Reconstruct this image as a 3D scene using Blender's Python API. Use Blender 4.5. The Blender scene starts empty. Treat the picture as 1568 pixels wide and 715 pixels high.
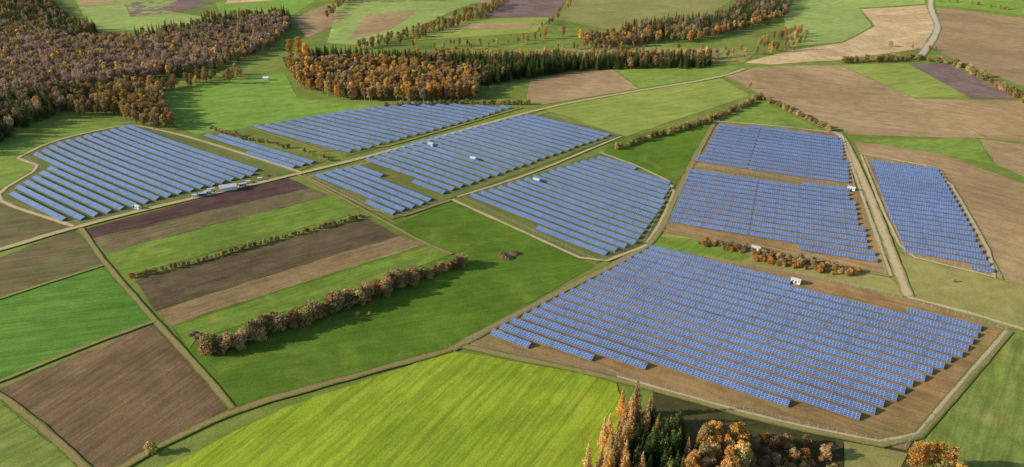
import bpy, bmesh, math, random
from mathutils import Vector
random.seed(11)
R = random.random
def U(a,b): return random.uniform(a,b)
scene = bpy.context.scene

# ------------------------------------------------------------------ survey
F=1060.0; CH=220.0; PITCH=math.radians(26.4)
cP,sP=math.cos(PITCH),math.sin(PITCH)
def sstep(a,b,x):
    t=min(1,max(0,(x-a)/(b-a))); return t*t*(3-2*t)
def h(x,y):
    v=3.0*math.sin(x/105+1.0)*math.sin(y/95+0.4)+3.0*math.sin(x/210+y/260+2.0)
    far=sstep(1000,2000,y)
    v+=far*16*math.sin(x/330+0.7)*math.sin(y/300)
    return v
def G(px,py):
    a=(px-784)/F; b=-(py-357.5)/F
    d=(a, b*sP+cP, b*cP-sP)
    z=0
    for _ in range(25):
        t=(CH-z)/(-d[2]); x=d[0]*t; y=d[1]*t; z=0.5*z+0.5*h(x,y)
    return (x,y)
def GP(pts): return [G(*p) for p in pts]

# ------------------------------------------------------------------ colour
def lin(c): return c/12.92 if c<=0.04045 else ((c+0.055)/1.055)**2.4
def col(hexs,k=1/0.755,ds=0.05):
    hexs=hexs.lstrip('#')
    c=[min(0.9,lin(int(hexs[i:i+2],16)/255)*k) for i in (0,2,4)]
    if c[1]>c[0]: c[0]+=(c[1]-c[0])*0.14; c[1]*=.96; c[2]*=.78
    else: c[2]*=.88
    Y=.25*c[0]+.65*c[1]+.1*c[2]
    return tuple(v*(1-ds)+Y*ds for v in c)+(1,)

class NT:
    def __init__(s,mat):
        s.t=mat.node_tree; s.n=s.t.nodes; s.l=s.t.links
    def new(s,ty,**kw):
        n=s.n.new(ty)
        for k,v in kw.items(): setattr(n,k,v)
        return n
    def link(s,a,b): s.l.new(a,b)
    def val(s,sock,v):
        if isinstance(v,bpy.types.NodeSocket): s.l.new(v,sock)
        else: sock.default_value=v
    def math(s,op,a,b=0.0,c=0.0,clamp=False):
        n=s.new('ShaderNodeMath',operation=op,use_clamp=clamp)
        s.val(n.inputs[0],a); s.val(n.inputs[1],b); s.val(n.inputs[2],c); return n.outputs[0]
    def mix(s,f,a,b,blend='MIX'):
        n=s.new('ShaderNodeMix',data_type='RGBA',blend_type=blend)
        s.val(n.inputs[0],f); s.val(n.inputs[6],a); s.val(n.inputs[7],b); return n.outputs[2]
    def noise(s,vec,scale,detail=4,rough=0.55,dist=0.0):
        n=s.new('ShaderNodeTexNoise'); s.link(vec,n.inputs['Vector'])
        n.inputs['Scale'].default_value=scale; n.inputs['Detail'].default_value=detail
        n.inputs['Roughness'].default_value=rough; n.inputs['Distortion'].default_value=dist
        return n.outputs['Fac']
    def ramp(s,f,a,b):
        n=s.new('ShaderNodeMapRange'); n.interpolation_type='SMOOTHSTEP'
        s.val(n.inputs[0],f); n.inputs[1].default_value=a; n.inputs[2].default_value=b
        return n.outputs[0]
def newmat(name):
    m=bpy.data.materials.new(name); m.use_nodes=True
    nt=NT(m); bs=nt.n['Principled BSDF']; return m,nt,bs
def darker(c,k): return (c[0]*k,c[1]*k,c[2]*k,1)
def _gray(nt,f,lo,hi):
    n=nt.new('ShaderNodeMapRange'); nt.val(n.inputs[0],f)
    n.inputs[1].default_value=0.25; n.inputs[2].default_value=0.75; n.inputs[3].default_value=lo; n.inputs[4].default_value=hi
    cb=nt.new('ShaderNodeCombineColor')
    for i in range(3): nt.link(n.outputs[0],cb.inputs[i])
    return cb.outputs[0]

def field_mat(name,c1,c2=None,ang=0,period=0,strength=0.25,tram=0,c3=None,patch=0.3,grain=0.25,bump=0.4):
    m,nt,bs=newmat(name)
    c1=col(c1); c2=col(c2) if c2 else darker(c1,0.78)
    c3=col(c3) if c3 else None
    g=nt.new('ShaderNodeNewGeometry').outputs['Position']
    big=nt.ramp(nt.noise(g,0.009,5,0.6,0.6),0.35,0.65)
    c=nt.mix(big,c1,c2)
    if c3:
        pt=nt.ramp(nt.noise(g,0.022,6,0.65,1.2),0.50,0.72)
        c=nt.mix(nt.math('MULTIPLY',pt,min(.9,patch*2.4)),c,c3)
    med=nt.noise(g,0.09,7,0.65,0.3)
    c=nt.mix(1.0,c,_gray(nt,med,1-patch,1+patch),'MULTIPLY')
    fine=nt.noise(g,0.9,3,0.7)
    c=nt.mix(1.0,c,_gray(nt,fine,1-grain,1+grain),'MULTIPLY')
    hgt=fine
    if period:
        sp=nt.new('ShaderNodeSeparateXYZ'); nt.link(g,sp.inputs[0])
        a=math.radians(ang); nx,ny=-math.sin(a),math.cos(a)
        p=nt.math('ADD',nt.math('MULTIPLY',sp.outputs[0],nx),nt.math('MULTIPLY',sp.outputs[1],ny))
        wob=nt.math('MULTIPLY',nt.noise(g,0.012,2),period*0.8)
        p=nt.math('ADD',p,wob)
        q=nt.math('ADD',nt.math('MULTIPLY',sp.outputs[0],ny*0.02),nt.math('MULTIPLY',sp.outputs[1],-nx*0.02))
        cx=nt.new('ShaderNodeCombineXYZ'); nt.link(nt.math('DIVIDE',p,period),cx.inputs[0]); nt.link(q,cx.inputs[1])
        st=nt.noise(cx.outputs[0],1.0,4,0.7)
        c=nt.mix(1.0,c,_gray(nt,nt.ramp(st,0.3,0.7),1-strength,1+strength),'MULTIPLY')
        if tram:
            s=nt.math('ABSOLUTE',nt.math('SUBTRACT',nt.math('FRACT',nt.math('DIVIDE',p,tram)),0.5))
            line=nt.math('SUBTRACT',1.0,nt.ramp(s,0.02,0.06))
            c=nt.mix(nt.math('MULTIPLY',line,0.3),c,darker(c2,0.6))
        hgt=nt.math('ADD',fine,nt.math('MULTIPLY',st,1.0))
    nt.link(c,bs.inputs['Base Color']); bs.inputs['Roughness'].default_value=0.95
    bs.inputs['Specular IOR Level'].default_value=0.1
    b=nt.new('ShaderNodeBump'); b.inputs['Strength'].default_value=bump; b.inputs['Distance'].default_value=0.35
    nt.link(hgt,b.inputs['Height']); nt.link(b.outputs[0],bs.inputs['Normal'])
    return m

def simple(name,c,rough=0.7,var=0.15,metal=0.0,scale=1.5):
    m,nt,bs=newmat(name)
    g=nt.new('ShaderNodeNewGeometry').outputs['Position']
    nt.link(nt.mix(1.0,c,_gray(nt,nt.noise(g,scale,5,0.6),1-var,1+var),'MULTIPLY'),bs.inputs['Base Color'])
    bs.inputs['Roughness'].default_value=rough; bs.inputs['Metallic'].default_value=metal
    return m

def obj(name,verts,faces,mats=(),fm=None,smooth=False,uvs=None):
    me=bpy.data.meshes.new(name); me.from_pydata(verts,[],faces)
    for m in mats: me.materials.append(m)
    if fm: me.polygons.foreach_set('material_index',fm)
    if smooth: me.polygons.foreach_set('use_smooth',[True]*len(faces))
    if uvs:
        l=me.uv_layers.new(name='UVMap'); flat=[c for uv in uvs for c in uv]; l.data.foreach_set('uv',flat)
    me.update()
    o=bpy.data.objects.new(name,me); scene.collection.objects.link(o); return o

# ------------------------------------------------------------------ ground sheet
CELL=25.0
def axis(lo,hi,outlo,outhi):
    a=[lo+CELL*i for i in range(int((hi-lo)/CELL)+1)]
    s=CELL; v=a[-1]
    while v<outhi: s*=1.35; v+=s; a.append(v)
    s=CELL; v=a[0]; pre=[]
    while v>outlo: s*=1.35; v-=s; pre.append(v)
    return pre[::-1]+a
xs=axis(-1500,1500,-16000,16000); ys=axis(-200,2500,-9000,22000)
mg=field_mat('meadow_grass','#75853e','#647a32',c3='#93904f',patch=0.25)
V=[(x,y,h(x,y)) for y in ys for x in xs]; nx=len(xs)
Fc=[(j*nx+i,j*nx+i+1,(j+1)*nx+i+1,(j+1)*nx+i) for j in range(len(ys)-1) for i in range(nx-1)]
obj('ground',V,Fc,[mg],smooth=True)

cnt=[0]
def drape(name,pts,mat,layer,jit=0.7,world=False):
    P=pts if world else GP(pts)
    Q=[]
    for i in range(len(P)):
        a=Vector(P[i]); b=Vector(P[(i+1)%len(P)]); L=(b-a).length
        n=max(1,int(L/9)); nrm=Vector((-(b-a).y,(b-a).x)).normalized()
        for k in range(n):
            p=a.lerp(b,k/n)
            if k: p=p+nrm*U(-jit,jit)
            Q.append(p)
    bm=bmesh.new()
    f=bm.faces.new([bm.verts.new((p.x,p.y,0)) for p in Q])
    bmesh.ops.triangulate(bm,faces=[f],ngon_method='EAR_CLIP')
    for ax in (0,1):
        lo=min(q[ax] for q in Q); hi=max(q[ax] for q in Q)
        k=math.ceil(lo/CELL)
        while k*CELL<hi:
            co=[0,0,0]; no=[0,0,0]; co[ax]=k*CELL; no[ax]=1
            bmesh.ops.bisect_plane(bm,geom=bm.verts[:]+bm.edges[:]+bm.faces[:],plane_co=co,plane_no=no,dist=1e-4)
            k+=1
    cnt[0]+=1; off=layer*0.14+cnt[0]*0.0015
    for v in bm.verts: v.co.z=h(v.co.x,v.co.y)+off
    for f in bm.faces:
        if f.normal.z<0: f.normal_flip()
        f.smooth=True
    me=bpy.data.meshes.new(name); bm.to_mesh(me); bm.free(); me.materials.append(mat)
    o=bpy.data.objects.new(name,me); scene.collection.objects.link(o); return o

FM={}
def fm_(key,*a,**k):
    FM[key]=field_mat(key,*a,**k); return FM[key]
fm_('lime_crop','#8da322','#76931a',ang=60,period=3.2,strength=0.16,tram=16,c3='#a0a83e',patch=0.14,grain=0.25)
fm_('meadow_dark','#587c22','#4a6d1c',ang=20,period=4,strength=0.08,c3='#788a3a',patch=0.22)
fm_('green_crop','#528632','#447826',ang=15,period=3,strength=0.14,tram=18,c3='#6d8c3a',patch=0.15)
fm_('plough_dark','#7a634a','#5e4b37',ang=65,period=2.6,strength=0.16,patch=0.22,c3='#927654')
fm_('plough_olive','#706646','#5e583a',ang=20,period=3,strength=0.15,patch=0.2,c3='#636f38')
fm_('strip_purple','#5f4744','#4f3a38',ang=38,period=2.2,strength=0.15)
fm_('strip_brown','#746748','#686044',ang=38,period=2.2,strength=0.15,c3='#787442')
fm_('strip_green','#6c8a36','#617e2c',ang=38,period=3,strength=0.12,c3='#8a903f')
fm_('strip_dark','#695a42','#5f523c',ang=38,period=2.2,strength=0.16)
fm_('strip_light','#967c58','#86704e',ang=38,period=2.2,strength=0.14)
fm_('solar_soil','#9c7c52','#866c48',ang=-33,period=3,strength=0.12,c3='#7e7844',patch=0.26)
fm_('solar_grass','#6c763c','#626c36',c3='#8c7a4e',patch=0.22)
fm_('dry_grass','#918c52','#818046',c3='#a28e5c',patch=0.24)
fm_('soil_right','#a58a66','#937858',ang=-52,period=4,strength=0.1,c3='#84734f',patch=0.2)
fm_('stripe_green','#748740','#687b38',ang=50,period=4,strength=0.14,tram=20,c3='#8a8c4c')
fm_('olive_crop','#8d9c4c','#7f9042',ang=25,period=7,strength=0.1,c3='#9ca056',patch=0.15)
fm_('green_mid','#77923e','#6b8838',ang=30,period=8,strength=0.1,c3='#929e50',patch=.22)
fm_('beige','#ccae88','#b89a72',ang=10,period=12,strength=0.08,c3='#ae9c70')
fm_('brown_far','#aa8f6b','#957b5b',ang=-30,period=8,strength=0.08,c3='#92825c',patch=.22)
fm_('purple_far','#856e6c','#765f5c',ang=-45,period=6,strength=0.08)
fm_('green_far','#90a65e','#839c54',ang=30,period=12,strength=0.08,c3='#a2a86a',patch=.22)
fm_('green_bright','#70983c','#6f943c',ang=30,period=12,strength=0.1,c3='#8c9f4c',patch=.22)
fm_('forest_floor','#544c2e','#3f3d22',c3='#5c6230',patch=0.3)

def P(name,key,layer,pts): return drape(name,pts,FM[key],layer)
# foreground left
P('grass_field','stripe_green',1,[(-200,560),(-10,610),(130,716),(200,830),(-300,830)])
P('ploughed_field','plough_dark',1,[(0,594),(236,497),(354,622),(188,716),(132,716),(0,606)])
P('grass_field','green_crop',1,[(-200,540),(-60,476),(152,406),(238,492),(0,584),(-150,640)])
P('fallow_field','plough_olive',1,[(-200,480),(-80,425),(112,352),(163,405),(-60,478)])
P('ploughed_field','plough_olive',1,[(-90,300),(0,308),(112,346),(-20,390),(-140,420)])
P('ploughed_field','strip_purple',1,[(128,352),(440,272),(475,288),(168,362),(140,366)])
P('ploughed_field','strip_brown',1,[(140,366),(475,288),(505,300),(165,388)])
P('grass_field','strip_green',1,[(165,388),(505,300),(552,325),(196,424)])
P('ploughed_field','strip_dark',1,[(206,430),(562,334),(612,362),(238,476)])
P('ploughed_field','strip_light',1,[(240,477),(612,361),(652,374),(262,499)])
P('grass_field','meadow_dark',1,[(262,499),(652,374),(600,345),(692,308),(912,406),(695,531),(362,622),(300,555)])
P('grass_field','strip_green',2,[(266,501),(655,377),(690,390),(560,440),(300,520),(290,535)])
P('crop_field','lime_crop',2,[(225,730),(430,627),(692,538),(942,580),(960,640),(900,760),(200,760)])
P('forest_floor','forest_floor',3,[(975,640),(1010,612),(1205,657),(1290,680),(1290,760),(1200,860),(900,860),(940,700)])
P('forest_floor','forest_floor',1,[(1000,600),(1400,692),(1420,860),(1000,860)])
P('grass_field','stripe_green',1,[(1549,508),(1700,548),(1800,800),(1560,760),(1395,692)])
P('grass_field','dry_grass',2,[(1292,676),(1390,695),(1370,730),(1290,740)])
# solar soil
P('bare_soil','solar_soil',2,[(700,528),(992,378),(1120,402),(1250,425),(1390,458),(1545,505),(1388,690),(1180,646),(940,579)])
P('bare_soil','solar_grass',2,[(200,190),(300,215),(455,264),(120,347),(0,312),(-10,295),(60,255),(32,242),(80,218)])
P('bare_soil','solar_grass',2,[(300,206),(330,204),(500,246),(460,262)])
P('bare_soil','solar_grass',2,[(378,194),(640,154),(800,164),(530,240)])
P('bare_soil','solar_grass',2,[(465,268),(820,171),(952,207),(690,305),(600,337)])
P('bare_soil','solar_grass',2,[(700,303),(920,234),(1035,283),(990,372),(912,404)])
P('bare_soil','solar_soil',2,[(1092,186),(1290,205),(1312,290),(1062,256)])
P('bare_soil','solar_soil',2,[(1055,256),(1318,292),(1362,424),(1015,352)])
P('bare_soil','solar_soil',2,[(1318,236),(1440,259),(1537,429),(1385,392),(1350,320)])
# right side
P('fallow_field','dry_grass',1,[(1020,350),(1362,424),(1392,456),(1120,402),(995,376)])
P('grass_field','strip_green',2,[(1000,362),(1060,366),(1150,392),(1130,402),(998,377)])
P('ploughed_field','soil_right',1,[(1308,216),(1430,232),(1700,330),(1720,480),(1540,430),(1440,258),(1318,236)])
P('fallow_field','dry_grass',1,[(1378,388),(1537,430),(1720,480),(1800,580),(1560,506),(1392,456)])
P('ploughed_field','brown_far',1,[(1108,117),(1160,103),(1284,100),(1400,150),(1512,212),(1300,206),(1270,190),(1170,148)])
P('grass_field','olive_crop',1,[(1286,100),(1388,97),(1482,148),(1400,150)])
P('ploughed_field','purple_far',1,[(1392,98),(1455,98),(1560,152),(1484,150)])
P('ploughed_field','soil_right',1,[(1400,151),(1570,155),(1700,200),(1700,235),(1514,212)])
P('grass_field','green_mid',1,[(1305,214),(1495,211),(1522,252),(1440,236)])
P('ploughed_field','brown_far',1,[(1500,213),(1700,238),(1700,330),(1526,252)])
P('ploughed_field','beige',1,[(1318,14),(1418,8),(1432,40),(1412,74),(1290,92),(1180,99),(1140,96),(1220,76),(1290,66),(1340,40)])
P('ploughed_field','soil_right',1,[(1434,12),(1568,28),(1750,50),(1750,170),(1560,130),(1460,90),(1425,72),(1440,42)])
P('grass_field','green_bright',1,[(1434,-12),(1750,-12),(1750,40),(1560,22),(1432,8)])
# middle
P('grass_field','olive_crop',1,[(828,166),(1000,136),(1104,120),(1148,146),(1040,182),(960,209),(940,204)])
P('grass_field','meadow_dark',1,[(940,214),(1100,178),(1092,186),(1058,250),(1034,280),(925,234)])
P('grass_field','green_mid',1,[(1100,180),(1170,156),(1272,206),(1092,186)])
P('ploughed_field','brown_far',1,[(812,122),(860,114),(938,106),(978,136),(832,160),(805,158)])
P('grass_field','green_mid',1,[(942,105),(1110,99),(1130,104),(1106,116),(980,135)])
P('grass_field','green_bright',1,[(246,145),(330,126),(436,112),(455,150),(600,163),(520,176),(384,196),(300,206),(262,190)])
P('grass_field','green_mid',1,[(40,216),(110,180),(205,188),(80,216),(30,242),(60,256),(-10,295),(-100,300),(-100,240)])
# far fields
P('grass_field','green_far',1,[(110,-8),(300,-8),(240,14),(330,30),(240,48),(140,44)])
P('ploughed_field','purple_far',1,[(190,6),(262,-4),(330,4),(270,20),(200,26)])
P('ploughed_field','brown_far',2,[(120,-4),(180,-6),(175,6),(130,12)])
P('grass_field','green_bright',1,[(330,4),(420,-6),(500,-8),(450,22),(340,30)])
P('ploughed_field','beige',2,[(350,-4),(440,-8),(430,-1),(345,6)])
P('ploughed_field','brown_far',1,[(450,28),(500,6),(560,2),(520,34),(470,58)])
P('grass_field','green_far',1,[(520,-10),(760,-8),(700,14),(640,42),(560,70),(500,66)])
P('ploughed_field','brown_far',2,[(560,24),(640,14),(600,44),(530,62)])
P('ploughed_field','purple_far',1,[(756,-4),(872,-8),(846,26),(740,28)])
P('grass_field','olive_crop',2,[(700,30),(846,27),(820,50),(640,62),(650,46)])
P('ploughed_field','brown_far',3,[(690,38),(820,36),(810,44),(676,46)])
P('fallow_field','dry_grass',1,[(880,-8),(1130,-8),(1060,40),(950,50),(850,30)])
P('grass_field','green_far',1,[(1210,-8),(1416,-8),(1416,6),(1316,12),(1335,40),(1290,64),(1210,72),(1200,30)])
P('fallow_field','dry_grass',1,[(820,75),(1000,72),(1160,78),(1140,96),(940,103),(820,100)])
for i in range(26):
    x0=U(-1900,1900); y0=U(1550,3200); w=U(80,260); l=U(100,300); a=U(-.4,.4)
    c,s=math.cos(a),math.sin(a)
    q=[(x0+c*u-s*v,y0+s*u+c*v) for u,v in((0,0),(w,0),(w+U(-40,40),l),(U(-30,30),l))]
    drape('farmland_strip',q,FM[random.choice(['green_far','brown_far','purple_far','green_bright','beige'])],0.3+0.12*(i/26),world=True)

# ------------------------------------------------------------------ tracks
def track_mat(name,c,edge,rut=True):
    m,nt,bs=newmat(name)
    uv=nt.new('ShaderNodeUVMap').outputs[0]; sp=nt.new('ShaderNodeSeparateXYZ'); nt.link(uv,sp.inputs[0])
    g=nt.new('ShaderNodeNewGeometry').outputs['Position']
    n1=nt.noise(g,0.25,6,0.65); n2=nt.noise(g,1.2,3); n3=nt.noise(g,0.04,4,0.6)
    d=nt.math('ABSOLUTE',nt.math('SUBTRACT',sp.outputs[0],0.5))
    d2=nt.math('ADD',d,nt.math('MULTIPLY',nt.math('SUBTRACT',n1,0.5),0.5))
    d2=nt.math('ADD',d2,nt.math('MULTIPLY',nt.math('SUBTRACT',n3,0.5),0.5))
    e=nt.ramp(d2,0.22,0.46)
    cc=nt.mix(1.0,col(c),_gray(nt,n2,0.75,1.2),'MULTIPLY')
    if rut:
        mid=nt.math('SUBTRACT',1.0,nt.ramp(d2,0.02,0.12)); cc=nt.mix(nt.math('MULTIPLY',mid,0.6),cc,col(edge))
    cc=nt.mix(e,cc,nt.mix(1.0,col(edge),_gray(nt,n2,0.7,1.25),'MULTIPLY'))
    nt.link(cc,bs.inputs['Base Color']); bs.inputs['Roughness'].default_value=0.95; bs.inputs['Specular IOR Level'].default_value=0.1
    return m
TM={'dirt':track_mat('dirt_track','#bfaa85','#7d8048'),'gravel':track_mat('gravel','#baa584','#868252',False),
    'verge':track_mat('verge','#8e8054','#647034',False),'road':track_mat('asphalt_road','#b9aea3','#8c8a5a',False),
    'ditch':track_mat('ditch_grass','#8c7a50','#536828',False),'green':track_mat('green_lane','#7f8c46','#8c8048')}
def resample(W,step):
    out=[]
    for i in range(len(W)-1):
        a=Vector(W[i]); b=Vector(W[i+1]); n=max(1,int((b-a).length/step))
        for k in range(n): out.append(a.lerp(b,k/n))
    out.append(Vector(W[-1])); return out
def smooth(W,n=2):
    for _ in range(n):
        o=[W[0]]
        for i in range(len(W)-1):
            a=Vector(W[i]); b=Vector(W[i+1])
            if i: o.append(a.lerp(b,.2))
            if i<len(W)-2: o.append(a.lerp(b,.8))
        o.append(W[-1]); W=o
    return [Vector(w) for w in W]
def track(name,key,w,pts,sm=2,jit=0.3):
    W=resample(smooth(GP(pts),sm),8.0)
    cnt[0]+=1; off=3.2*0.14+cnt[0]*0.0015
    V=[];Fc=[];uv=[];s=0
    for i,p in enumerate(W):
        t=(W[min(i+1,len(W)-1)]-W[max(i-1,0)]).normalized(); n=Vector((-t.y,t.x))
        for k in (-.5,0,.5):
            q=p+n*(k*w+U(-jit,jit)); V.append((q.x,q.y,h(q.x,q.y)+off))
        if i:
            b=3*i
            s1=s+(W[i]-W[i-1]).length/w
            for k in (0,1):
                Fc.append((b-3+k+1,b-3+k,b+k,b+k+1)[::-1])
                uv+= [((k+1)/2,s1),(k/2,s1),(k/2,s),((k+1)/2,s)]
            s=s1
    return obj(name,V,Fc,[TM[key]],uvs=uv,smooth=True)
track('dirt_road','dirt',6.5,[(-140,420),(0,383),(120,347),(300,303),(462,265),(640,219),(840,164),(970,140),(1104,118),(1140,106)])
track('green_lane','green',6,[(470,272),(640,229),(838,172)])
track('paved_road','road',12,[(1430,-16),(1423,6),(1437,40),(1430,58),(1415,78),(1408,90)])
track('gravel_track','gravel',4.5,[(26,243),(80,216),(200,189),(290,210),(380,238),(462,265)])
track('gravel_track','gravel',4,[(28,243),(64,256),(-4,296),(4,312),(112,347)],1)
track('gravel_track','gravel',7.5,[(1268,200),(1290,208),(1318,268),(1345,336),(1372,408),(1390,455)])
track('gravel_track','gravel',4,[(1390,456),(1470,476),(1560,503),(1700,545)])
track('gravel_track','verge',5,[(1545,507),(1470,592),(1388,689),(1190,650),(942,580),(700,529)],1)
track('gravel_track','gravel',2.0,[(1541,508),(1468,590),(1387,685),(1190,646),(944,577)],1)
track('farm_track','verge',6,[(690,536),(850,450),(990,379),(1012,350),(1034,300),(1060,250),(1094,186),(1110,180)])
track('ditch','ditch',5,[(150,740),(230,690),(362,627),(520,583),(690,536)])
track('ditch','ditch',4,[(-80,570),(0,605),(70,660),(136,722)])
track('farm_track','verge',3.5,[(124,350),(160,404),(240,495),(300,560),(356,626)])
track('farm_track','verge',3.5,[(456,268),(520,302),(600,346),(652,374),(692,390)])
track('farm_track','verge',3,[(-60,478),(60,438),(160,406)])
track('gravel_track','verge',4,[(466,270),(598,337),(692,306)],1)
track('gravel_track','gravel',3.2,[(692,306),(800,355),(912,406),(990,376)],1)
track('gravel_track','gravel',3,[(700,302),(815,266),(952,209)],1)
track('gravel_track','gravel',2.6,[(918,234),(980,256),(1036,284),(1012,340),(990,372)],1)
track('gravel_track','gravel',2.8,[(1320,236),(1442,259),(1537,429),(1470,412),(1384,391),(1350,320),(1318,238)],1)
track('gravel_track','gravel',3,[(1092,186),(1200,194),(1285,205)],1)
track('gravel_track','verge',3.5,[(1062,256),(1180,272),(1300,292),(1325,296)],1)
track('gravel_track','verge',3.5,[(1016,354),(1180,386),(1362,424)],1)
track('gravel_track','gravel',3,[(1290,210),(1316,290),(1364,424)],1)
track('gravel_track','verge',4,[(380,195),(530,241),(800,165)],1)
track('farm_track','verge',3,[(238,492),(120,535),(0,585),(-80,612)])
track('farm_track','verge',4,[(1110,116),(1170,150),(1275,204)])

# ------------------------------------------------------------------ solar arrays
def panel_mat():
    m,nt,bs=newmat('photovoltaic_glass')
    uv=nt.new('ShaderNodeUVMap').outputs[0]; sp=nt.new('ShaderNodeSeparateXYZ'); nt.link(uv,sp.inputs[0])
    def edge(s,a,b):
        f=nt.math('ABSOLUTE',nt.math('SUBTRACT',nt.math('FRACT',s),0.5)); return nt.ramp(f,a,b)
    l=nt.math('MAXIMUM',edge(sp.outputs[0],0.46,0.48),edge(sp.outputs[1],0.43,0.46))
    g=nt.new('ShaderNodeNewGeometry').outputs['Position']
    fl=nt.new('ShaderNodeVectorMath',operation='FLOOR'); nt.link(uv,fl.inputs[0])
    wn=nt.new('ShaderNodeTexWhiteNoise',noise_dimensions='2D'); nt.link(fl.outputs[0],wn.inputs['Vector'])
    cell=nt.mix(wn.outputs['Value'],(0.050,0.110,0.29,1),(0.085,0.165,0.38,1))
    cell=nt.mix(1.0,cell,_gray(nt,nt.noise(g,0.02,3),0.8,1.25),'MULTIPLY')
    c=nt.mix(l,cell,(0.62,0.70,0.80,1))
    nt.link(c,bs.inputs['Base Color']); bs.inputs['Roughness'].default_value=0.25
    bs.inputs['Coat Weight'].default_value=1.0; bs.inputs['Coat Roughness'].default_value=0.08
    return m
MP=panel_mat(); MA=simple('galvanised_steel',(0.35,0.36,0.38,1),0.45,0.1,0.6); MB=simple('panel_backsheet',(0.05,0.05,0.07,1),0.6)
def solar(polys,ang,pitch=9.0,TL=16.5,gap=0.25,depth=4.2,tilt=20,off=0.0,aligns=None):
    a=math.radians(ang); ux,uy=math.cos(a),math.sin(a); vx,vy=-uy,ux
    T=math.radians(tilt); dc=depth*math.cos(T); dz=depth*math.sin(T)
    V=[];Fc=[];mi=[];uv=[]
    def quad(i,m,u=None):
        Fc.append(i); mi.append(m); uv.extend(u or [(0,0)]*4)
    for pi_,poly in enumerate(polys):
        al=aligns[pi_] if aligns else 0.5
        W=[(x*ux+y*uy,x*vx+y*vy) for x,y in GP(poly)]
        v0=min(w[1] for w in W); v1=max(w[1] for w in W)
        k=math.ceil((v0-off)/pitch)
        while k*pitch+off<v1:
            v=k*pitch+off; xsn=[]
            for i in range(len(W)):
                (a0,b0),(a1,b1)=W[i],W[(i+1)%len(W)]
                if (b0<=v)!=(b1<=v): xsn.append(a0+(v-b0)/(b1-b0)*(a1-a0))
            xsn.sort()
            for s,e in zip(xsn[::2],xsn[1::2]):
                n=int((e-s)/(TL/4)+.5)
                if n<2: continue
                pos=s+(e-s-n*TL/4)*al
                first=(n%4) if al==1.0 else 0
                while n>0:
                    q=first or min(4,n); first=0; n-=q; L=q*TL/4-gap; jt=U(-.03,.03)
                    c=[]
                    for (du,dv,z) in ((0,-dc/2,0.75),(L,-dc/2,0.75),(L,dc/2,0.75+dz),(0,dc/2,0.75+dz)):
                        uu=pos+du; vv=v+dv
                        x=uu*ux+vv*vx; y=uu*uy+vv*vy
                        cu=uu*ux+v*vx; cv=uu*uy+v*vy
                        c.append((x,y,h(cu,cv)+z+0.25+jt))
                    b=len(V)
                    V.extend(c); V.extend([(x,y,z-0.12) for x,y,z in c])
                    nu=L/1.65; nv=4
                    ub=random.randint(0,500)
                    quad((b,b+1,b+2,b+3),0,[(ub,0),(ub+round(nu),0),(ub+round(nu),nv),(ub,nv)])
                    quad((b+7,b+6,b+5,b+4),2)
                    for i in range(4):
                        j=(i+1)%4; quad((b+i,b+4+i,b+4+j,b+j),1)
                    npst=max(2,int(L/3.2))
                    for pI in range(npst):
                        fr=(pI+.5)/npst
                        for lo in (0.22,0.8):
                            A=Vector(c[0]).lerp(Vector(c[1]),fr); B=Vector(c[3]).lerp(Vector(c[2]),fr); t=A.lerp(B,lo)
                            g0=h(t.x,t.y); r=0.07; b=len(V)
                            for zz in (g0,t.z-0.13):
                                V.extend([(t.x-r,t.y-r,zz),(t.x+r,t.y-r,zz),(t.x+r,t.y+r,zz),(t.x-r,t.y+r,zz)])
                            for i in range(4):
                                j=(i+1)%4; quad((b+i,b+j,b+4+j,b+4+i),1)
                    pos+=q*TL/4
            k+=1
    return obj('solar_panel_array',V,Fc,[MP,MA,MB],mi,uvs=uv)
solar([[(196,194),(392,262),(396,268),(118,341),(92,338),(16,304),(22,290),(78,258),(46,242),(84,222)]],-36,pitch=8.8)
solar([[(306,209),(330,206),(484,250),(446,260)]],-36)
solar([[(384,196),(520,172),(640,158),(782,166),(740,180),(530,236)]],-35,pitch=10.5)
solar([[(560,245),(640,218),(812,176),(938,208),(880,228),(745,275),(674,300)]],-40,pitch=9.8)
solar([[(476,271),(548,255),(664,308),(602,331)]],-40,off=2)
solar([[(718,301),(815,272),(912,243),(932,242),(1028,284),(1008,330),(975,375),(918,395)]],-41,pitch=9.2)
solar([[(1103,191),(1164.6,197),(1143.2,261),(1066,250)],[(1165.2,197),(1286,210),(1303,285),(1144,261)]],-25,pitch=10.2,aligns=(1.0,0.0))
solar([[(1060,263),(1161.7,275),(1144.7,367),(1026,343)],[(1162.4,275),(1298,292),(1340,404),(1145.5,367)]],-25,pitch=9.4,aligns=(1.0,0.0))
solar([[(1332,245),(1436,262),(1522,421),(1385,386),(1360,330)]],-27,pitch=9.0)
solar([[(996,381),(1186,424),(1236,447),(1506,503),(1478,540),(1325,642),(1280,645),(1050,574),(870,546),(738,517)]],-32,pitch=8.3)

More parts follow.
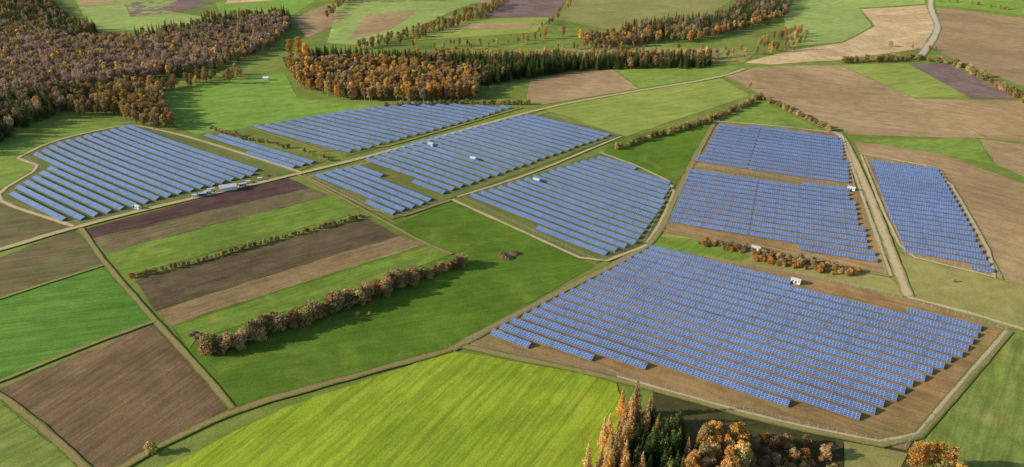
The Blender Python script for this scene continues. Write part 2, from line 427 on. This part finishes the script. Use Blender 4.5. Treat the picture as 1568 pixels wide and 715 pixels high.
# ------------------------------------------------------------------ fences
MF=simple('fence_steel',(0.5,0.5,0.48,1),0.6)
def fence(pts,closed=True,every=4.0,hh=2.2):
    W=GP(pts)
    if closed: W=W+[W[0]]
    W=resample(W,every); V=[];Fc=[]
    def box(a,b,r):
        b0=len(V); d=(Vector(b)-Vector(a))
        n=Vector((-d.y,d.x,0)); n=n.normalized()*r if n.length>1e-6 else Vector((r,0,0))
        m=Vector((0,0,r)) if abs(d.z)<d.length*.7 else Vector((0,r,0))
        for p in (Vector(a),Vector(b)):
            for s,t in((-1,-1),(1,-1),(1,1),(-1,1)): V.append(tuple(p+n*s+m*t))
        for i in range(4):
            j=(i+1)%4; Fc.append((b0+i,b0+j,b0+4+j,b0+4+i))
        Fc.append((b0,b0+3,b0+2,b0+1)); Fc.append((b0+4,b0+5,b0+6,b0+7))
    pr=None
    for p in W:
        z=h(p.x,p.y)+.4
        box((p.x,p.y,z-.4),(p.x,p.y,z+hh),0.05)
        if pr:
            for k in (0.3,1.0,1.6,2.15): box((pr[0],pr[1],pr[2]+k),(p.x,p.y,z+k),0.015)
        pr=(p.x,p.y,z)
    return obj('perimeter_fence',V,Fc,[MF])
fence([(712,524),(994,379),(1112,402),(1250,427),(1390,460),(1540,506),(1386,685),(1180,641),(945,575)])
fence([(200,192),(300,217),(448,264),(122,343),(4,308),(64,257),(40,242),(84,220)])
fence([(706,303),(922,236),(1032,284),(986,371),(914,401)])
fence([(472,270),(820,172),(948,207),(690,303),(602,335)])
fence([(1094,187),(1288,206),(1308,288),(1064,254)])
fence([(1058,259),(1316,294),(1356,420),(1020,350)])
fence([(1322,239),(1438,261),(1532,426),(1386,389)])
fence([(384,193),(640,155),(792,165),(530,238)])

# ------------------------------------------------------------------ trees
def leaf_mat(name,a,b,var=0.35):
    m,nt,bs=newmat(name)
    g=nt.new('ShaderNodeNewGeometry').outputs['Position']
    oi=nt.new('ShaderNodeObjectInfo').outputs['Random']
    n=nt.ramp(nt.noise(g,0.35,3),0.35,0.65)
    c=nt.mix(n,a,b)
    c=nt.mix(1.0,c,_gray(nt,nt.math('ADD',nt.math('MULTIPLY',oi,0.5),0.25),1-var,1+var),'MULTIPLY')
    nt.link(c,bs.inputs['Base Color']); bs.inputs['Roughness'].default_value=0.85; bs.inputs['Specular IOR Level'].default_value=0.15
    tr=nt.new('ShaderNodeBsdfTranslucent'); nt.link(c,tr.inputs[0]); mx=nt.new('ShaderNodeMixShader'); mx.inputs[0].default_value=0.3
    nt.link(bs.outputs[0],mx.inputs[1]); nt.link(tr.outputs[0],mx.inputs[2]); nt.link(mx.outputs[0],nt.n['Material Output'].inputs[0])
    return m
bark=simple('bark',(0.16,0.12,0.09,1),0.9,0.3)
birchbark=simple('pale_bark',(0.45,0.41,0.35,1),0.9,0.3)
LM={'orange':leaf_mat('leaves_orange',(0.80,0.42,0.08,1),(0.58,0.29,0.06,1)),
    'rust':leaf_mat('leaves_rust',(0.54,0.31,0.11,1),(0.40,0.23,0.09,1)),
    'yellow':leaf_mat('leaves_yellow',(0.84,0.60,0.14,1),(0.64,0.44,0.10,1)),
    'olive':leaf_mat('leaves_olive',(0.40,0.38,0.11,1),(0.29,0.29,0.09,1)),
    'brown':leaf_mat('leaves_brown',(0.48,0.36,0.19,1),(0.37,0.28,0.15,1)),
    'mauve':leaf_mat('twigs_mauve',(0.56,0.41,0.32,1),(0.45,0.33,0.27,1)),
    'pine':leaf_mat('needles_green',(0.060,0.11,0.028,1),(0.095,0.15,0.035,1)),
    'tan':leaf_mat('leaves_tan',(0.70,0.51,0.23,1),(0.56,0.41,0.19,1))}
def cone(V,Fc,a,b,r0,r1,n=5):
    a=Vector(a); b=Vector(b); d=(b-a).normalized(); u=d.orthogonal().normalized(); w=d.cross(u); s=len(V)
    for p,r in((a,r0),(b,r1)):
        for i in range(n):
            t=2*math.pi*i/n; V.append(tuple(p+(u*math.cos(t)+w*math.sin(t))*r))
    for i in range(n):
        j=(i+1)%n; Fc.append((s+i,s+j,s+n+j,s+n+i))
def leaf(V,Fc,p,sx,sy,dirv=None):
    if dirv is None:
        d=Vector((U(-1,1),U(-1,1),U(-1,1))).normalized()
    else: d=(dirv+Vector((U(-.4,.4),U(-.4,.4),U(-.4,.4)))).normalized()
    e=d.cross(Vector((U(-1,1),U(-1,1),U(-1,1)))).normalized(); s=len(V); p=Vector(p)
    for q in (-d*sx-e*sy*.6, d*sx*.3-e*sy, d*sx+e*sy*.4, -d*sx*.2+e*sy): V.append(tuple(p+q))
    Fc.append((s,s+1,s+2,s+3))
def finish(name,V,Fc,nb,mats,split):
    me=bpy.data.meshes.new(name); me.from_pydata(V,[],Fc)
    for m in mats: me.materials.append(m)
    mi=[0]*nb+[1+s for s in split]
    me.polygons.foreach_set('material_index',mi); me.update()
    return me
def broadleaf(name,H,Rr,c1,c2,n=1500,lobes=15,low=.28,ls=.5,bk=bark):
    V=[];Fc=[]
    cone(V,Fc,(0,0,-.5),(U(-.3,.3),U(-.3,.3),H*.5),H*.022,H*.012,6); cone(V,Fc,(0,0,H*.5),(U(-.5,.5),U(-.5,.5),H*.9),H*.012,.03,5)
    LB=[]
    for i in range(lobes):
        t=low+(1-low)*((i+R())/lobes)*.92; z=t*H; tt=(t-low)/(1-low)
        prof=math.sin(math.pi*min(1,.15+tt*.85))**.7
        r=Rr*.68*prof*U(.5,1); a=i*2.4+U(-.5,.5)
        c=(r*math.cos(a),r*math.sin(a),z); LB.append((c,Rr*U(.28,.5)))
        cone(V,Fc,(0,0,max(H*.12,z-Rr*.7)),c,H*.007,.04,4)
    nb=len(Fc); split=[]
    for c,lr in LB:
        mm=0 if R()<.6 else 1
        for _ in range(n//lobes):
            d=Vector((U(-1,1),U(-1,1),U(-.7,1))).normalized(); k=lr*(U(.3,1.08)**.6)
            leaf(V,Fc,Vector(c)+Vector((d.x*k,d.y*k,d.z*k*.8)),U(.5,1.2)*ls,U(.4,.8)*ls); split.append(mm if R()<.85 else 1-mm)
    return finish(name,V,Fc,nb,[bk,LM[c1],LM[c2]],split)
def conifer(name,H,Rr,c1,c2,n=1400,ls=.55,tiers=13,power=.9):
    V=[];Fc=[]; cone(V,Fc,(0,0,-.5),(0,0,H*.97),H*.018,.03,6)
    bl=[]
    for t in range(tiers):
        z=H*(.1+.86*t/tiers); r=Rr*(1-(z/H)**1.15)**power
        nbz=max(4,int(9-4*t/tiers))
        for k in range(nbz):
            a=6.283*(k+R()*.7)/nbz; rr=r*U(.7,1.1); p=(rr*math.cos(a),rr*math.sin(a),z-rr*.22)
            cone(V,Fc,(0,0,z+.3),p,.07,.02,3); bl.append((Vector((0,0,z+.3)),Vector(p),rr))
    nb=len(Fc); split=[]; tot=sum(b[2]+.3 for b in bl)
    for a,b,rr in bl:
        for _ in range(max(2,int(n*(rr+.3)/tot))):
            f=U(.12,1.05); p=a.lerp(b,f); w=.16*rr+.25
            leaf(V,Fc,p+Vector((U(-w,w),U(-w,w),U(-.35,.2))),U(.6,1.2)*ls,U(.35,.6)*ls,(b-a).normalized()); split.append(0 if R()<.65 else 1)
    for _ in range(25): leaf(V,Fc,(U(-.2,.2),U(-.2,.2),H*U(.9,1.0)),.3,.25); split.append(0)
    return finish(name,V,Fc,nb,[bark,LM[c1],LM[c2]],split)
def bare(name,H,Rr,c1,n=1000,bk=bark):
    V=[];Fc=[]; cone(V,Fc,(0,0,-.5),(0,0,H*.6),H*.018,H*.009,5); tips=[]
    for i in range(13):
        a=i*2.4; z=H*(.25+.45*i/13); r=Rr*U(.5,.95); e=Vector((r*math.cos(a),r*math.sin(a),min(H*.97,z+H*U(.18,.36))))
        s=Vector((0,0,z)); cone(V,Fc,s,e,H*.006,.04,4)
        for k in range(5):
            q=s.lerp(e,U(.4,.95)); f=q+Vector((U(-1,1)*Rr*.35,U(-1,1)*Rr*.35,H*U(.05,.16))); cone(V,Fc,q,f,.06,.02,3); tips.append((q,f))
    nb=len(Fc); split=[]
    for _ in range(n):
        q,f=random.choice(tips); p=q.lerp(f,U(.1,1.1))+Vector((U(-.7,.7),U(-.7,.7),U(-.5,.7)))
        leaf(V,Fc,p,U(.5,1.1),U(.08,.28),Vector((0,0,1))+Vector((U(-1,1),U(-1,1),0))); split.append(0 if R()<.8 else 1)
    return finish(name,V,Fc,nb,[bk,LM[c1],LM['brown']],split)
T={}
T['orange1']=broadleaf('beech_tree',20,5.2,'orange','rust')
T['orange2']=broadleaf('beech_tree',17,4.6,'rust','orange')
T['rust1']=broadleaf('oak_tree',18,5.2,'rust','brown')
T['brown1']=broadleaf('oak_tree',19,5.0,'brown','rust')
T['yellow1']=broadleaf('maple_tree',18,4.4,'yellow','orange')
T['olive1']=broadleaf('ash_tree',18,4.8,'olive','brown')
T['olive2']=broadleaf('ash_tree',19,4.4,'olive','tan',n=2600,lobes=24,low=.15,ls=.42)
T['gold1']=broadleaf('birch_tree',20,4.0,'tan','orange',n=2600,lobes=24,low=.15,ls=.42,bk=birchbark)
T['tan1']=broadleaf('birch_tree',18,3.8,'tan','yellow',bk=birchbark)
T['poplar']=broadleaf('poplar_tree',30,5.5,'yellow','orange',n=2600,lobes=24,low=.1,ls=.6)
T['bare1']=bare('bare_tree',18,4.8,'mauve')
T['bare2']=bare('bare_tree',16,4.4,'mauve',bk=birchbark)
T['bare3']=bare('bare_tree',17,4.6,'brown')
T['spruce1']=conifer('spruce_tree',23,4.2,'pine','pine',n=1700)
T['spruce2']=conifer('spruce_tree',20,3.8,'pine','olive',n=1500)
T['larch1']=conifer('larch_tree',24,3.5,'orange','yellow',n=2300,ls=.40)
T['larch2']=conifer('larch_tree',22,3.2,'tan','yellow',n=2100,ls=.40)
T['larch3']=conifer('larch_tree',22,3.4,'tan','orange',n=2100,ls=.40)
T['bush_tan']=broadleaf('hedge_bush',7,3.4,'tan','brown',n=1100,lobes=13,low=.12,ls=.34)
T['bush_brown']=broadleaf('hedge_bush',6.5,3.2,'brown','rust',n=1000,lobes=12,low=.12,ls=.34)
T['bush_olive']=broadleaf('hedge_bush',6,3.0,'olive','tan',n=1000,lobes=12,low=.12,ls=.34)
T['bush_orange']=broadleaf('hedge_bush',5.5,3.2,'orange','rust',n=900,lobes=11,low=.1,ls=.34)
MIX={'bottom_larch':['larch1']*2+['larch2']*2+['larch3']*5,
 'bottom_spruce':['spruce1']*3+['spruce2']*4+['larch3'],
 'bottom_gold':['yellow1']*1+['olive2']*6+['gold1']*4,
 'bare':['bare1']*6+['bare2']*5+['bare3']*3+['brown1','tan1','tan1','spruce2','olive1'],
 'dark':['spruce1']*3+['spruce2']*4+['bare3','rust1','bare1','olive1'],
 'autumn':['orange1']*1+['orange2']*2+['rust1']*3+['brown1']*3+['tan1']*6+['yellow1']+['bare2']*3+['olive1']*2,
 'edge':['brown1']*3+['yellow1']*2+['olive1']*4+['olive2']*2+['bare3']*2+['rust1']*2,
 'conifer':['spruce1']*5+['spruce2']*5+['rust1'],
 'tanmix':['tan1']*3+['bare2']*2+['olive1']*3+['rust1']*2+['orange1'],
 'hedge':['bush_tan']*6+['bush_brown']*4+['bush_olive']*4,
 'hedge_dark':['bush_brown']*3+['bush_olive']*4,
 'hedge_orange':['bush_orange']*3+['bush_tan']*2+['bush_brown'],
 'scrub':['bush_brown']*4+['bush_orange','bush_tan']+['bush_olive']*2}
groups={}
def group(mix):
    if mix in groups: return groups[mix]
    c=bpy.data.collections.new(mix+'_trees')
    for k in MIX[mix]:
        me=T[k]; c.objects.link(bpy.data.objects.new(me.name.split('.')[0],me))
    g=bpy.data.node_groups.new('scatter_'+mix,'GeometryNodeTree')
    g.interface.new_socket('Geometry',in_out='INPUT',socket_type='NodeSocketGeometry')
    g.interface.new_socket('Geometry',in_out='OUTPUT',socket_type='NodeSocketGeometry')
    N=g.nodes; L=g.links
    i=N.new('NodeGroupInput'); o=N.new('NodeGroupOutput'); ip=N.new('GeometryNodeInstanceOnPoints')
    ci=N.new('GeometryNodeCollectionInfo'); ci.inputs['Collection'].default_value=c
    ci.inputs['Separate Children'].default_value=True; ci.inputs['Reset Children'].default_value=True
    def att(nm,ty):
        a=N.new('GeometryNodeInputNamedAttribute'); a.data_type=ty; a.inputs['Name'].default_value=nm; return a.outputs['Attribute']
    L.new(i.outputs[0],ip.inputs['Points']); L.new(ci.outputs[0],ip.inputs['Instance']); ip.inputs['Pick Instance'].default_value=True
    L.new(att('idx','INT'),ip.inputs['Instance Index'])
    e=N.new('FunctionNodeEulerToRotation'); L.new(att('rot','FLOAT_VECTOR'),e.inputs[0]); L.new(e.outputs[0],ip.inputs['Rotation'])
    L.new(att('sc','FLOAT_VECTOR'),ip.inputs['Scale'])
    L.new(ip.outputs[0],o.inputs[0]); groups[mix]=g; return g
total=[0]
def scatter(name,mix,pts,smin=.75,smax=1.2):
    g=group(mix); n=len(pts); total[0]+=n
    me=bpy.data.meshes.new(name); me.from_pydata([(x,y,h(x,y)+.1) for x,y in pts],[],[])
    a=me.attributes.new('idx','INT','POINT'); a.data.foreach_set('value',[random.randint(0,len(MIX[mix])-1) for _ in pts])
    a=me.attributes.new('rot','FLOAT_VECTOR','POINT'); a.data.foreach_set('vector',[c for _ in pts for c in (U(-.05,.05),U(-.05,.05),U(0,6.28))])
    sc=[]
    for _ in pts:
        s=U(smin,smax); w=s*U(.9,1.15); sc+=[w,w,s]
    a=me.attributes.new('sc','FLOAT_VECTOR','POINT'); a.data.foreach_set('vector',sc)
    o=bpy.data.objects.new(name,me); scene.collection.objects.link(o)
    m=o.modifiers.new('scatter','NODES'); m.node_group=g; return o
def inside(p,W):
    x,y=p; r=False; j=len(W)-1
    for i in range(len(W)):
        if (W[i][1]>y)!=(W[j][1]>y) and x<(W[j][0]-W[i][0])*(y-W[i][1])/(W[j][1]-W[i][1])+W[i][0]: r=not r
        j=i
    return r
def forest(mix,px,sp=7,smin=.75,smax=1.2,keep=1.0,name='forest'):
    W=GP(px); x0=min(w[0] for w in W);x1=max(w[0] for w in W);y0=min(w[1] for w in W);y1=max(w[1] for w in W)
    pts=[]; y=y0
    while y<y1:
        x=x0
        while x<x1:
            p=(x+U(-.6,.6)*sp,y+U(-.6,.6)*sp)
            if R()<keep and inside(p,W): pts.append(p)
            x+=sp
        y+=sp
    return scatter(name,mix,pts,smin,smax)
def row(mix,px,sp=4,wid=3,smin=.7,smax=1.2,keep=1.0,name='hedgerow'):
    W=resample(GP(px),sp); pts=[(p.x+U(-wid,wid),p.y+U(-wid,wid)) for p in W if R()<keep]
    return scatter(name,mix,pts,smin,smax)

# near forest
forest('bottom_larch',[(950,628),(985,636),(965,700),(940,860),(850,860),(885,780),(918,695)],4.8,.7,1.05)
forest('bottom_spruce',[(988,640),(1058,676),(1045,760),(1020,880),(940,880),(967,710)],5.0,.65,.95)
forest('bottom_gold',[(1062,680),(1140,694),(1130,770),(1110,880),(1022,880),(1048,765)],5.2,.7,1.0)
forest('scrub',[(1150,665),(1275,688),(1280,790),(1140,790)],4,.4,1.0,.75,'shrub_patch')
forest('edge',[(1385,738),(1470,738),(1500,860),(1360,860)],7,.7,.95)
forest('edge',[(1480,770),(1620,770),(1640,880),(1480,880)],7,.7,.95)
# hedges left
row('hedge_dark',[(200,427),(300,402),(420,368),(558,332)],2.0,1.2,.3,.6,name='hedge')
row('hedge',[(308,545),(420,505),(500,479),(600,439),(715,404)],1.7,3.6,.6,1.35)
row('hedge',[(325,540),(430,505),(560,460),(640,430)],3.0,3.4,.9,1.8)
row('hedge',[(320,196),(345,206),(420,222),(510,246)],4,2,.35,.8,.8)
row('hedge_dark',[(590,163),(700,160),(808,160)],4,2,.5,1)
row('hedge',[(945,228),(1000,210),(1060,195),(1110,176),(1165,150)],2.6,3,.5,1.0)
row('hedge',[(1168,152),(1220,176),(1275,202)],2.8,3,.5,1.0)
forest('hedge_orange',[(1062,365),(1140,380),(1142,390),(1068,376)],3.0,.35,.8,.9,'shrub_patch')
forest('hedge_orange',[(1152,386),(1230,400),(1315,417),(1312,427),(1225,414),(1154,400)],3.0,.35,.8,.9,'shrub_patch')
row('hedge',[(1288,97),(1350,93),(1410,92),(1450,97)],5,7,.8,1.7)
row('hedge',[(1455,97),(1500,118),(1568,155),(1640,190)],5,6,.6,1.4)
row('hedge',[(1355,70),(1440,76)],9,9,.8,1.5,.7)
# forests
forest('bare',[(-60,30),(70,52),(110,66),(240,66),(330,50),(430,30),(450,40),(415,75),(330,108),(230,126),(150,138),(60,160),(-90,185)],7.5,.6,1.1)
forest('dark',[(-80,-8),(60,-8),(112,40),(150,50),(110,68),(20,60),(-80,50)],9,.8,1.1)
forest('dark',[(200,58),(300,42),(320,30),(440,22),(450,36),(330,56),(240,70)],9,.7,1.0,.7)
forest('edge',[(110,64),(240,66),(330,52),(430,30),(440,34),(330,62),(230,78),(120,76)],9,.6,1.0,.5)
forest('dark',[(-90,175),(40,148),(120,140),(130,160),(60,188),(-10,216),(-90,235)],7.5,.7,1.1)
forest('edge',[(110,146),(240,134),(252,152),(268,196),(235,200),(205,190),(180,176),(110,180)],7.5,.6,1.0)
forest('conifer',[(-100,215),(0,205),(30,205),(-60,245)],7.5,.8,1.1)
forest('edge',[(240,135),(320,118),(380,112),(370,122),(300,132),(245,148)],9,.5,.9,.7)
forest('autumn',[(436,104),(480,100),(600,102),(730,116),(738,152),(640,158),(520,153),(460,134)],6.5,.65,1.1)
forest('conifer',[(725,108),(850,103),(870,110),(800,122),(742,132)],6.5,.9,1.1)
forest('conifer',[(470,88),(640,96),(850,98),(1000,94),(1090,98),(1080,105),(930,107),(800,114),(640,107),(470,99)],7,.7,1.0,.85)
forest('tanmix',[(560,90),(700,88),(900,88),(1090,90),(1100,97),(900,98),(640,98)],8,.6,.95,.7)
# far belts
forest('dark',[(950,66),(1010,58),(1060,62),(1130,44),(1205,20),(1215,-6),(1150,-6),(1120,22),(1080,36),(1000,42),(945,56)],10,.8,1.2)
forest('tanmix',[(950,70),(1010,63),(1060,66),(1130,49),(1205,26),(1206,20),(1130,44),(1060,62),(1010,58),(950,66)],9,.6,1.0)
forest('tanmix',[(900,62),(980,56),(1010,66),(940,78),(890,76)],10,.7,1.1)
forest('edge',[(560,78),(640,62),(720,36),(790,6),(775,4),(690,30),(610,56),(540,76)],10,.5,.9,.65)
forest('edge',[(600,72),(760,66),(830,58),(830,66),(700,80)],11,.4,.8,.3)
forest('edge',[(500,2),(600,-4),(700,-2),(690,2),(600,2),(510,6)],10,.4,.8,.6)
forest('edge',[(820,72),(900,70),(1000,78),(1150,74),(1150,80),(1000,84),(850,80)],12,.3,.7,.35)
forest('tanmix',[(1160,66),(1200,52),(1230,44),(1240,60),(1215,80),(1170,84)],11,.4,.9,.5)
forest('tanmix',[(1000,92),(1180,74),(1230,74),(1150,92)],11,.3,.7,.3)
row('edge',[(500,28),(520,10),(535,-8)],9,6,.5,.9)
row('edge',[(820,52),(850,30),(880,-8)],12,6,.4,.7,.7)
row('hedge',[(756,-2),(742,28),(700,30)],8,3,.5,1)
row('hedge',[(1440,2),(1500,8),(1568,20)],8,3,.6,1.2,.6)
forest('dark',[(-400,-14),(300,-14),(200,-30),(-400,-30)],16,.8,1.2)
forest('edge',[(400,-14),(2000,-14),(2000,-24),(400,-24)],18,.8,1.2,.5)

def place(name,key,px,py,s):
    x,y=G(px,py); o=bpy.data.objects.new(name,T[key]); o.location=(x,y,h(x,y)); o.scale=(s,s,s); o.rotation_euler=(0,0,U(0,6)); scene.collection.objects.link(o)
place('poplar_tree','poplar',446,94,1.1); place('poplar_tree','poplar',460,95,1.25); place('poplar_tree','poplar',470,97,1.0)
place('beech_tree','yellow1',598,110,1.2); place('beech_tree','orange1',590,111,1.2); place('oak_tree','rust1',862,56,1.0); place('oak_tree','orange1',835,60,.9)
place('maple_tree','yellow1',890,66,1.3); place('oak_tree','olive1',352,128,1.1); place('oak_tree','brown1',306,128,1.0)
place('hedge_bush','bush_olive',233,694,1.0); place('hedge_bush','bush_tan',548,484,.4); place('hedge_bush','bush_tan',566,482,.3)
place('beech_tree','yellow1',180,172,1.0); place('maple_tree','yellow1',196,178,.9); place('hedge_bush','bush_brown',1460,432,.4)
for i,(x,y) in enumerate(((1395,722),(1412,718),(1430,722),(1448,726))): place('beech_tree','orange1' if i%2==0 else 'gold1',x,y,.8)
place('oak_tree','rust1',268,134,.9); place('maple_tree','yellow1',1148,136,.5)

# ------------------------------------------------------------------ buildings / objects
MW=simple('white_render',(0.80,0.79,0.76,1),0.7,0.06); MR=simple('grey_roof',(0.6,0.6,0.6,1),0.6,0.1); MD=simple('grey_door',(0.16,0.18,0.2,1),0.5)
MC=simple('concrete',(0.38,0.36,0.33,1),0.9); MK=simple('rubber',(0.03,0.03,0.03,1),0.8)
MGl=simple('window_glass',(0.04,0.06,0.08,1),0.1); MTent=simple('white_tarpaulin',(0.85,0.85,0.86,1),0.6,0.04); MSoil=simple('dug_earth',(0.17,0.095,0.06,1),0.95,0.4)
MBl=simple('blue_container',(0.05,0.14,0.35,1),0.5,0.1)
def part(parent,name,verts,faces,mat):
    me=bpy.data.meshes.new(name); me.from_pydata(verts,[],faces); me.materials.append(mat); me.update()
    o=bpy.data.objects.new(name,me); scene.collection.objects.link(o); o.parent=parent; return o
def bx(parent,name,c,s,mat):
    x,y,z=c; a,b,d=s[0]/2,s[1]/2,s[2]/2
    v=[(x+i*a,y+j*b,z+k*d) for k in(-1,1) for i,j in((-1,-1),(1,-1),(1,1),(-1,1))]
    return part(parent,name,v,[(3,2,1,0),(4,5,6,7),(0,1,5,4),(1,2,6,5),(2,3,7,6),(3,0,4,7)],mat)
def gable(parent,name,c,s,mat):
    x,y,z=c; a,b,d=s[0]/2,s[1]/2,s[2]
    v=[(x-a,y-b,z),(x+a,y-b,z),(x+a,y+b,z),(x-a,y+b,z),(x-a,y,z+d),(x+a,y,z+d)]
    return part(parent,name,v,[(3,2,1,0),(0,1,5,4),(2,3,4,5),(1,2,5),(3,0,4)],mat)
def empty(name,px,py,ang):
    x,y=G(px,py); e=bpy.data.objects.new(name,None); e.location=(x,y,h(x,y)+.45); e.rotation_euler=(0,0,math.radians(ang)); scene.collection.objects.link(e); return e
def station(px,py,ang=-33,s=1.0):
    e=empty('transformer_station',px,py,ang); e.scale=(s,s,s)
    bx(e,'plinth',(0,0,-.05),(6.4,3.4,.5),MC); bx(e,'walls',(0,0,1.6),(6,3,2.8),MW)
    gable(e,'roof',(0,0,3.003),(6.6,3.6,.7),MR)
    for i,x in enumerate((-1.8,0.2)): bx(e,'door_%d'%(i+1),(x,-1.53,1.35),(1.3,.06,2.2),MD)
    bx(e,'vent_grille',(2.1,-1.53,2.1),(1.1,.06,.8),MD); bx(e,'vent_grille',(-3.03,0,1.9),(.06,1.2,1),MD)
    bx(e,'gravel_pad',(0,0,-.22),(9,6,.2),MC)
for p in ((725,246),(822,279),(1218,434),(1157,384),(1303,292),(660,224)): station(*p,s=.95)
station(212,320,s=.8)
def tent(px,py,L,Wd,ang):
    e=empty('storage_tent',px,py,ang); bx(e,'walls',(0,0,1.5),(L,Wd,3),MTent); gable(e,'roof',(0,0,3.003),(L+.6,Wd+.6,1.8),MTent)
    bx(e,'gate',(L/2+.04,0,1.4),(.06,Wd*.5,2.6),MD)
    for i in range(5): bx(e,'frame_rib_%d'%(i+1),(-L/2+.3+i*(L-.6)/4,-Wd/2-.05,1.5),(.2,.1,2.9),MR)
tent(350,291,13,6,24)
def container(px,py,mat,ang):
    e=empty('office_container',px,py,ang); bx(e,'body',(0,0,1.35),(6,2.4,2.5),mat); bx(e,'roof_rim',(0,0,2.66),(6.1,2.5,.12),MR)
    bx(e,'window',(-1.5,-1.23,1.6),(1.4,.05,1),MGl); bx(e,'window',(.3,-1.23,1.6),(1.2,.05,1),MGl); bx(e,'door',(2,-1.23,1.15),(.9,.05,2),MD)
    for i in range(7): bx(e,'rib_%d'%(i+1),(-2.7+i*.9,1.23,1.3),(.1,.06,2.3),MR)
for i,(x,y) in enumerate(((318,298),(324,294),(311,301),(372,286))): container(x,y,MW if i!=2 else MBl,22+U(-8,8))
def van(px,py,ang):
    e=empty('delivery_van',px,py,ang)
    pr=[(-2.6,.4),(2.5,.4),(2.6,1.0),(1.9,1.25),(1.3,2.1),(-2.5,2.25),(-2.6,2.1)]
    v=[(x,y,z) for y in(-.95,.95) for x,z in pr]; n=len(pr)
    f=[tuple(range(n)),tuple(range(2*n-1,n-1,-1))]+[(i,n+i,n+(i+1)%n,(i+1)%n) for i in range(n)]
    part(e,'body',v,f,MW); bx(e,'side_window',(1.2,-.96,1.6),(.8,.04,.5),MGl); bx(e,'side_window',(1.2,.96,1.6),(.8,.04,.5),MGl)
    part(e,'windscreen',[(1.93,-.8,1.3),(1.93,.8,1.3),(1.37,.8,2.05),(1.37,-.8,2.05)],[(0,1,2,3)],MGl)
    for i,(x,y) in enumerate(((-1.7,-.95),(1.6,-.95),(-1.7,.95),(1.6,.95))):
        V=[];Fc=[]; cone(V,Fc,(x,y-.12,.36),(x,y+.12,.36),.36,.36,12); Fc.append(tuple(range(11,-1,-1))); Fc.append(tuple(range(12,24))); part(e,'wheel_%d'%(i+1),V,Fc,MK)
van(400,276,16); van(1168,389,-15); van(300,302,10); van(382,281,20)
def heap(px,py,r,hh,mat,name='earth_heap'):
    x0,y0=G(px,py); V=[];Fc=[]; n=22;m=7
    for j in range(m):
        for i in range(n):
            a=6.283*i/n; rr=r*(1-j/(m-1))*U(.8,1.15)+.01; x=x0+rr*math.cos(a)*1.5; y=y0+rr*math.sin(a)
            V.append((x,y,h(x,y)+.1+hh*math.sin(j/(m-1)*1.57)*U(.7,1.15)*(1 if j else 0)))
    for j in range(m-1):
        for i in range(n): k=(i+1)%n; Fc.append((j*n+i,j*n+k,(j+1)*n+k,(j+1)*n+i))
    obj(name,V,Fc,[mat])
heap(776,395,3.8,2.2,MSoil); heap(789,389,3.4,1.8,MSoil); heap(770,390,2.5,1.5,MSoil)
for p in((292,514),(300,518),(308,513),(298,510)): heap(p[0],p[1],1.6,1.1,MSoil,'rubble_heap')
for p in((345,284),(410,270),(385,280)): heap(p[0],p[1],2.5,1.2,MSoil)
tent(408,123,7,4,0)

# ------------------------------------------------------------------ light
az=math.radians(6); EL=math.radians(21.5)
sd=Vector((math.cos(az)*math.cos(EL),math.sin(az)*math.cos(EL),-math.sin(EL)))
L=bpy.data.lights.new('sun','SUN'); L.energy=5.0; L.angle=math.radians(.5); L.color=(1,.91,.77)
lo=bpy.data.objects.new('sun',L); lo.rotation_euler=sd.to_track_quat('-Z','Y').to_euler(); scene.collection.objects.link(lo)
w=bpy.data.worlds.new('World'); scene.world=w; w.use_nodes=True; n=w.node_tree.nodes
sk=n.new('ShaderNodeTexSky'); sk.sky_type='NISHITA'; sk.sun_disc=False; sk.sun_elevation=EL
sk.sun_rotation=math.atan2(-sd.x,-sd.y)%(2*math.pi)
w.node_tree.links.new(sk.outputs[0],n['Background'].inputs[0]); n['Background'].inputs[1].default_value=0.125
scene.view_settings.view_transform='Standard'; scene.view_settings.look='None'; scene.view_settings.exposure=0

cam=bpy.data.cameras.new('camera'); cam.sensor_width=36; cam.lens=36*F/1568; cam.clip_end=40000; cam.clip_start=1
co=bpy.data.objects.new('camera',cam); co.location=(0,0,CH); co.rotation_euler=(math.pi/2-PITCH,0,0); scene.collection.objects.link(co)
scene.camera=co
print('trees',total[0])
